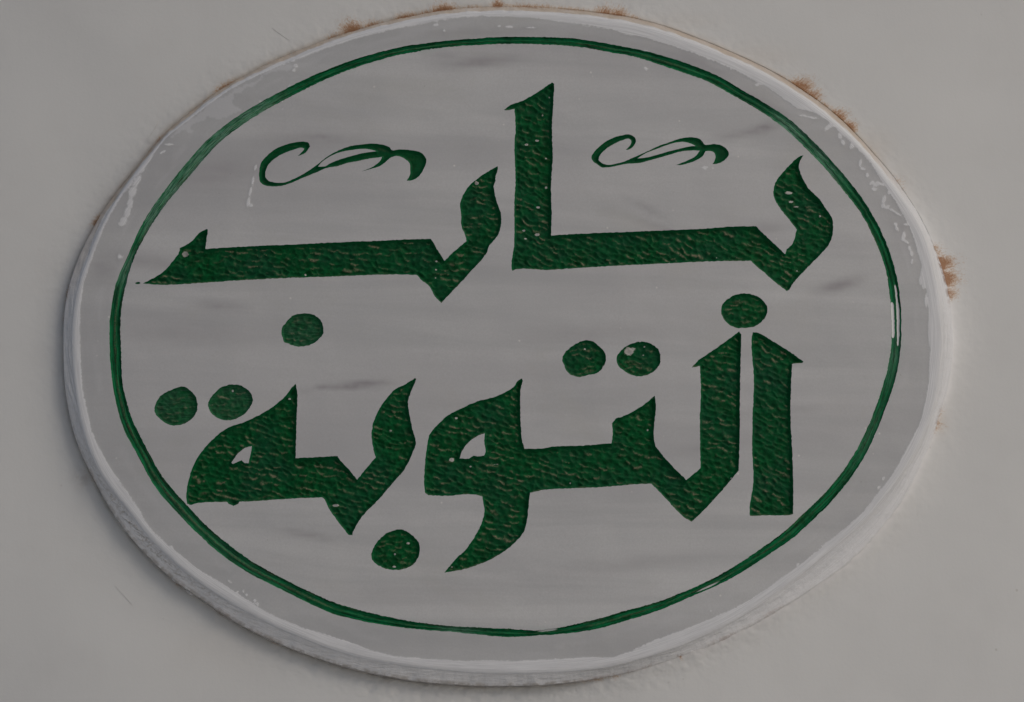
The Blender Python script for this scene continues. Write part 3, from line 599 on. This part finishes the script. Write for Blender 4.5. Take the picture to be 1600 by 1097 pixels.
B3[:, 1] = -(.0004+.0071*SW)*(1-MASK)-.0080*MASK*(.85+.3*per(0, 78, 25))
fil = np.clip(.0012+.0045*sstep(-.35, .6, rgt)*sstep(-.95, -.2, up)*0+.0045*sstep(-.2, .8, rgt), 0, 1)
NR = 22; g = np.linspace(0, 1, NR)
rows = []
for j, q in enumerate(g):
    # steep below the arris, easing out into the wall
    kx = np.clip(q**1.7, 0, 1)[None] if False else q**1.18
    ky = 1-(1-q)**1.03
    p = A3.copy()
    p[:, 0] = A3[:, 0]+(B3[:, 0]-A3[:, 0])*kx; p[:, 2] = A3[:, 2]+(B3[:, 2]-A3[:, 2])*kx
    p[:, 1] = A3[:, 1]*(1-ky)+B3[:, 1]*ky
    n1 = (per(0, 71, 60)-.5)*.0011+(fbm((cs+3)*40+q*3, (sn+3)*40+q*5, 72)-.5)*.0016
    rough = np.exp(-((th-math.radians(152))/.28)**2)*np.exp(-((q-.45)/.3)**2)   # pitted stretch low on the left
    n2 = (fbm((cs+3)*220+q*11, (sn+3)*220+q*7, 73)-.5)*.0022*(rough+.15)
    e = math.sin(math.pi*min(1, q*1.02))**.6 if 0 < q < 1 else 0
    p += out*((n1+n2)*e)[:, None]
    rows.append(p)
NRr = len(rows)
# fillet rows that run on over the wall and sink into it
for q, h, fdrop in ((.0003, 0., .03), (.0007, .0002, .30), (.0016, .0005, .75), (.0024, .0022, 1.2)):
    rows.append(B3+out*(q*(1-MASK)-.0005*MASK*fdrop+.0002*MASK*(fdrop < .1))[:, None]); rows[-1][:, 1] = B3[:, 1]+h+.0071*SW*(1-math.exp(-q*2000/20.))+.0090*MASK*fdrop
co = np.stack(rows, 1); nr = co.shape[1]
idx = np.arange(NS*nr).reshape(NS, nr); nx = np.roll(idx, -1, 0)
Fq = np.stack([idx[:, :-1], idx[:, 1:], nx[:, 1:], nx[:, :-1]], -1).reshape(-1, 4)
qq = np.tile(np.concatenate([g, [1.02, 1.05, 1.1, 1.2]]), NS); thr = np.repeat(th, nr); arcs = np.repeat(ss, nr)
top = sstep(-.25, .35, -np.sin(thr))*1.0
tx = CX+np.repeat(rB*cs, nr); ty = CY+np.repeat(rB*sn, nr)
stain = sstep(.35, .55, qq)*np.where(tx < 900, sstep(420, 300, ty), sstep(330, 200, ty))
stain = np.maximum(stain, .45*sstep(.2, .5, qq)*(tx < 300)*sstep(520, 380, ty)*(ty < 520))
RUST = [(330,152,60,2.6,.55),(250,217,60,2.6,.55),(190,292,40,2.4,.5),(355,138,30,9,.85),(248,218,10,4,.8),(265,203,30,3,.35),(150,345,15,9,.85),(140,362,10,5,.5),(108,455,18,3,.7),(100,500,8,3,.4),(132,745,22,11,.38),(275,914,8,7,.6),(345,961,16,6,.5),(430,1005,9,6,.6),(395,990,12,4,.35),
        (430,95,60,4,.42),(520,55,20,8,.7),(548,44,24,19,1.1),(580,38,22,10,.8),(635,27,28,8,.95),(664,20,24,7,.75),(692,12,26,12,1.15),(735,10,34,5,.6),(778,8,12,13,1.1),(830,9,60,6,.8),(890,14,50,6,.6),(945,18,22,14,.9),(966,22,18,14,1.0),(990,27,14,7,.6),(1225,118,18,5,.45),(1252,136,22,21,1.15),(1270,150,18,17,.95),(1290,163,16,7,.6),(1312,181,18,16,1.0),(1328,198,14,13,1.1),(1362,235,30,8,.28),(1400,284,14,14,.5),(1408,296,10,10,.4),(1460,392,16,14,.7),(1471,412,16,24,1.3),(1477,436,18,24,1.2),(1484,458,16,18,.9),(1460,664,16,13,.62),(1467,645,16,8,.5),
        (935,1060,14,7,.7),(920,1062,26,5,.5),(960,1056,14,9,.6),(1062,1024,5,7,.9),(985,1049,7,4,.5),(1130,997,34,2.2,.5),(1165,980,20,2,.45),(1205,956,26,2,.42),(1010,1041,14,4,.45)]
def rust_field(tx, ty, dd, tt):
    out_ = np.zeros(tx.shape)
    # measured round the oval and outward from the joint
    a = arc_at(tt)
    for cx, cy, al, ou, st in RUST:
        t0 = math.atan2(cy-CY, cx-CX); a0 = arc_at(np.array([t0]))[0]
        loc = rad_at(rB, np.array([t0]))[0]
        ds = (tt-t0)*loc*1.0; ds = np.where(ds > math.pi*loc, ds-2*math.pi*loc, ds)
        kx = math.hypot(1, 0)
        out_ = np.maximum(out_, st*np.exp(-(ds/(al*.9))**2)*np.exp(-(np.maximum(dd, 0)/ou)**1.3))
    return out_
rust = rust_field(tx, ty, np.zeros(len(tx)), thr)*sstep(.75, 1.0, qq)*.7
dirt = sstep(.72, .95, qq)*(sstep(-.1, .5, np.sin(thr)))*np.where(tx < 900, 1, .12)*.8  # grime plus painted shade where the edge meets the wall
roughm = np.exp(-((thr-math.radians(152))/.22)**2)*np.exp(-((qq-.4)/.25)**2)+.06
sdv = np.stack([arcs, qq*24, 0*qq], -1)
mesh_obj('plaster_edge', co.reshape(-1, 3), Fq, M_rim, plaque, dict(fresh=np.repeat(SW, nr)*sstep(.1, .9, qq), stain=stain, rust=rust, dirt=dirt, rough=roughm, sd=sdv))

# crumbs of plaster left along the lower joint
def crumb(px_, py_, s, ang, y, mat, st=1.6):
    n = 9; ring = []
    c = plane(np.array([px_]), np.array([py_]), y)[0]
    vs = [(c[0], c[1]-s*.45, c[2])]
    for lay, (rr, hh_) in enumerate(((.62, .34), (1.0, -.1))):
        for i in range(n):
            a = 2*math.pi*i/n; r0 = s*rr*(.75+.5*rng.random())
            dx = r0*math.cos(a)*st; dz = r0*math.sin(a)/st
            vs.append((c[0]+dx*math.cos(ang)-dz*math.sin(ang), c[1]-s*hh_, c[2]+dx*math.sin(ang)+dz*math.cos(ang)))
    fs = []
    for i in range(n):
        j = (i+1) % n; fs.append((0, 1+j, 1+i)); fs += [(1+i, 1+j, 1+n+j), (1+i, 1+n+j, 1+n+i)]
    z = np.zeros(len(vs))
    return mesh_obj('plaster_crumb', vs, fs, mat, plaque, dict(stain=z, rust=z, dirt=z, rough=z+.3, sd=np.stack([z, z, z], -1)))
for (a, b, s, an, st) in [(202,834,.0016,-.95,2.2),(272,906,.0016,-.75,1.9),(296,926,.0019,-.6,1.8),(131,715,.0013,-1.1,1.6),(261,882,.0010,-.8,1.7),(275,892,.0009,-.9,1.6),(285,903,.0008,-.6,1.5),(302,917,.0008,0,1.2),(322,924,.0008,.3,1.2),(410,989,.0010,0,1.1),(373,962,.0010,0,1.2),(380,970,.0008,0,1.2),(624,1046,.0011,.1,1.6),(645,1051,.0010,0,1.5),(1060,1030,.0011,.2,1.3),(1080,1018,.0012,.5,1.4),(1096,1013,.0011,.4,1.6),(1034,1033,.0012,.2,1.6),(1050,1029,.0010,0,1.2)]:
    crumb(a, b, s, an, -.0045 if b < 1010 else -.001, M_rim, st)

# ------------------------------------------------------------------ the wall
print('wall')
ds = np.concatenate([[-5, -2.5, -1], np.arange(0, 62, 1.5), [66, 74, 86, 105, 130, 170, 230, 320, 460, 700, 1100, 1700]])
nr = len(ds)
Rr = rB[:, None]+ds[None]
X = CX+Rr*cs[:, None]; Y = CY+Rr*sn[:, None]
xs, ys = X.ravel(), Y.ravel()
dd = np.tile(ds, NS); tt = np.repeat(th, nr); arcs = np.repeat(ss, nr)
co = plane(xs, ys, 0.0)
near_ = np.exp(-np.maximum(dd, 0)/30.)
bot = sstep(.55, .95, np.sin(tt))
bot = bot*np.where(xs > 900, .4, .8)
lump = (fbm(xs/16, ys/12, 205)-.5)*.0030*bot*np.exp(-((dd-12)/24)**2)+(fbm(xs/6, ys/6, 206)-.5)*.0014*bot*np.exp(-((dd-4)/10)**2)
lump += (fbm(xs/9, ys/9, 207)-.5)*.0008*near_
# plaster swept up to the edge at the right and lower right
crev = np.repeat(CREV, nr)*(.6+.8*fbm(np.repeat((cs+3)*30, nr), np.repeat((sn+3)*30, nr), 209))
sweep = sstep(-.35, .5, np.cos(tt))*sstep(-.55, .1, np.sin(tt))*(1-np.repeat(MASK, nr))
fill = sweep*.0071*np.exp(-np.maximum(dd, 0)/20.)
co += (plane(xs, ys, -.0075)-co)*(fill/.0075)[:, None]*np.array([1, 0, 1.])
fill -= np.clip(-dd, 0, 5)*.0006
bulge = .0012*np.exp(-np.maximum(dd, 0)/14.)*(1-sweep)*sstep(.2, -.6, np.sin(tt))
lump -= .0010*crev*np.exp(-(np.maximum(dd+1, 0)/4.)**2)
co[:, 1] -= lump+fill+bulge*(1-crev*.8)
# the hand-levelled wall is not quite flat
co[:, 1] -= (fbm(xs/420+9, ys/420+9, 208)-.5)*.012*sstep(30, 300, dd)
rust = rust_field(xs, ys, dd, tt)
top_l = np.where(xs < 900, sstep(430, 300, ys), sstep(330, 190, ys))
stain = top_l*np.exp(-np.maximum(dd, 0)/4.)*.95+np.exp(-((xs-1365)/34)**2-((ys-232)/30)**2)*.35
stain = np.maximum(stain, .22*np.exp(-((xs-1405)/30)**2-((ys-300)/60)**2)); stain = np.maximum(stain, .6*np.exp(-((xs-1466)/14)**2-((ys-660)/18)**2))
stain = np.maximum(stain, .30*np.exp(-((xs-1180)/60)**2-((ys-90)/22)**2)); stain = np.maximum(stain, .22*np.exp(-((xs-1060)/60)**2-((ys-34)/14)**2)); stain = np.maximum(stain, .16*np.exp(-((xs-350)/90)**2-((ys-1010)/50)**2))
leftdirt = sstep(.1, -.5, np.cos(tt))*np.exp(-np.maximum(dd, 0)/5.)*.35  # contact shade left of the edge, put into the wall colour
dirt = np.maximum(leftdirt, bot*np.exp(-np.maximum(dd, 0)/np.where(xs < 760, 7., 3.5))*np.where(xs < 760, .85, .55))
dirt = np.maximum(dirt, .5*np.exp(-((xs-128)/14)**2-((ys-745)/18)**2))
speck = np.maximum(np.exp(-((xs-360)/90)**2-((ys-985)/45)**2), np.exp(-((xs-950)/110)**2-((ys-1075)/26)**2))
speck = np.maximum(speck, np.exp(-((xs-1478)/28)**2-((ys-670)/34)**2)); speck = np.maximum(speck, .7*np.exp(-((xs-1490)/18)**2-((ys-560)/30)**2))
speck = np.maximum(speck, .8*np.exp(-((xs-980)/60)**2-((ys-10)/16)**2)); speck = np.maximum(speck, .6*np.exp(-((xs-620)/130)**2-((ys-1075)/22)**2))
idx = np.arange(NS*nr).reshape(NS, nr); nx = np.roll(idx, -1, 0)
Fq = np.stack([idx[:, :-1], idx[:, 1:], nx[:, 1:], nx[:, :-1]], -1).reshape(-1, 4)
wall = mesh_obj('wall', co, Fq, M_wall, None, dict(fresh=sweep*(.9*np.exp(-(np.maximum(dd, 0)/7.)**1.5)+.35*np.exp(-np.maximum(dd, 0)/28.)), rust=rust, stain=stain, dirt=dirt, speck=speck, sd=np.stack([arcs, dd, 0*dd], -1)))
wall['kind'] = 'structure'
# fine scratches in the wall paint
def scratch(pts, wpx, name='scratch'):
    P = np.array(pts, float); d = np.diff(P, axis=0); d = np.concatenate([d, d[-1:]]); nrm = np.stack([-d[:, 1], d[:, 0]], -1)/np.linalg.norm(d, axis=1, keepdims=True)
    ww = wpx*np.sin(np.linspace(.15, math.pi-.15, len(P)))[:, None]
    a = P-nrm*ww; b = P+nrm*ww
    A = plane(a[:, 0], a[:, 1], 0.); M = plane(P[:, 0], P[:, 1], 0.); B = plane(b[:, 0], b[:, 1], 0.)
    # sit on the real wall surface
    bv = bvh
    for q, off in ((A, .0), (M, .00015), (B, .0)):
        q[:, 1] += BOW*q[:, 0]**2
        for i in range(len(q)):
            hit = bv.ray_cast(Vector((q[i, 0], -.5, q[i, 2])), Vector((0, 1, 0)))
            q[i, 1] = (hit[0].y if hit[0] is not None else q[i, 1])-off-.00008-BOW*q[i, 0]**2
    n_ = len(P); co_ = np.concatenate([A, M, B]); f_ = []
    for i in range(n_-1): f_ += [(i, i+1, n_+i+1, n_+i), (n_+i, n_+i+1, 2*n_+i+1, 2*n_+i)]
    z_ = np.zeros(len(co_))
    return mesh_obj(name, co_, np.array(f_), M_scr, wall, dict(rust=z_, stain=z_, dirt=z_, speck=z_, sd=np.stack([z_+9, z_+90, z_], -1)))
from mathutils.bvhtree import BVHTree
bvh = BVHTree.FromPolygons([v.co.copy() for v in wall.data.vertices], [tuple(p.vertices) for p in wall.data.polygons])
ns_ = N('scratched_plaster'); scol = ns_.mix(ns_.rng(ns_.noise(ns_.pos, 300), .3, .7), (.48, .455, .42), (.57, .55, .51)); M_scr = ns_.done(scol, .7)
def line(x0, y0, x1, y1, bend=1.5, n=9):
    t = np.linspace(0, 1, n); return np.stack([x0+(x1-x0)*t+bend*np.sin(t*3.1), y0+(y1-y0)*t+bend*.6*np.sin(t*4)], -1)
for l, wd in [((425,44,452,64), .45), ((249,186,228,221), .45), ((180,916,206,946), .4)]:
    scratch(line(*l), wd)
ground_mat = N('pale_stone_paving')
gm = ground_mat; gc = gm.mix(gm.rng(gm.noise(gm.pos, 3, 5, .6), .3, .7), (.60, .57, .52), (.70, .66, .60)); gm.done(gc, .8)
gn = 12; gg = np.linspace(-40, 40, gn+1); GX, GY = np.meshgrid(gg, gg-40); gi = np.arange((gn+1)**2).reshape(gn+1, gn+1)
ground = mesh_obj('ground', np.stack([GX.ravel(), GY.ravel(), 0*GX.ravel()-2.4], -1), np.stack([gi[:-1, :-1], gi[:-1, 1:], gi[1:, 1:], gi[1:, :-1]], -1).reshape(-1, 4), gm.m, None, smooth=False)  # unseen paving, added to bounce daylight up on to the lower edge
ground['kind'] = 'structure'
print('done')
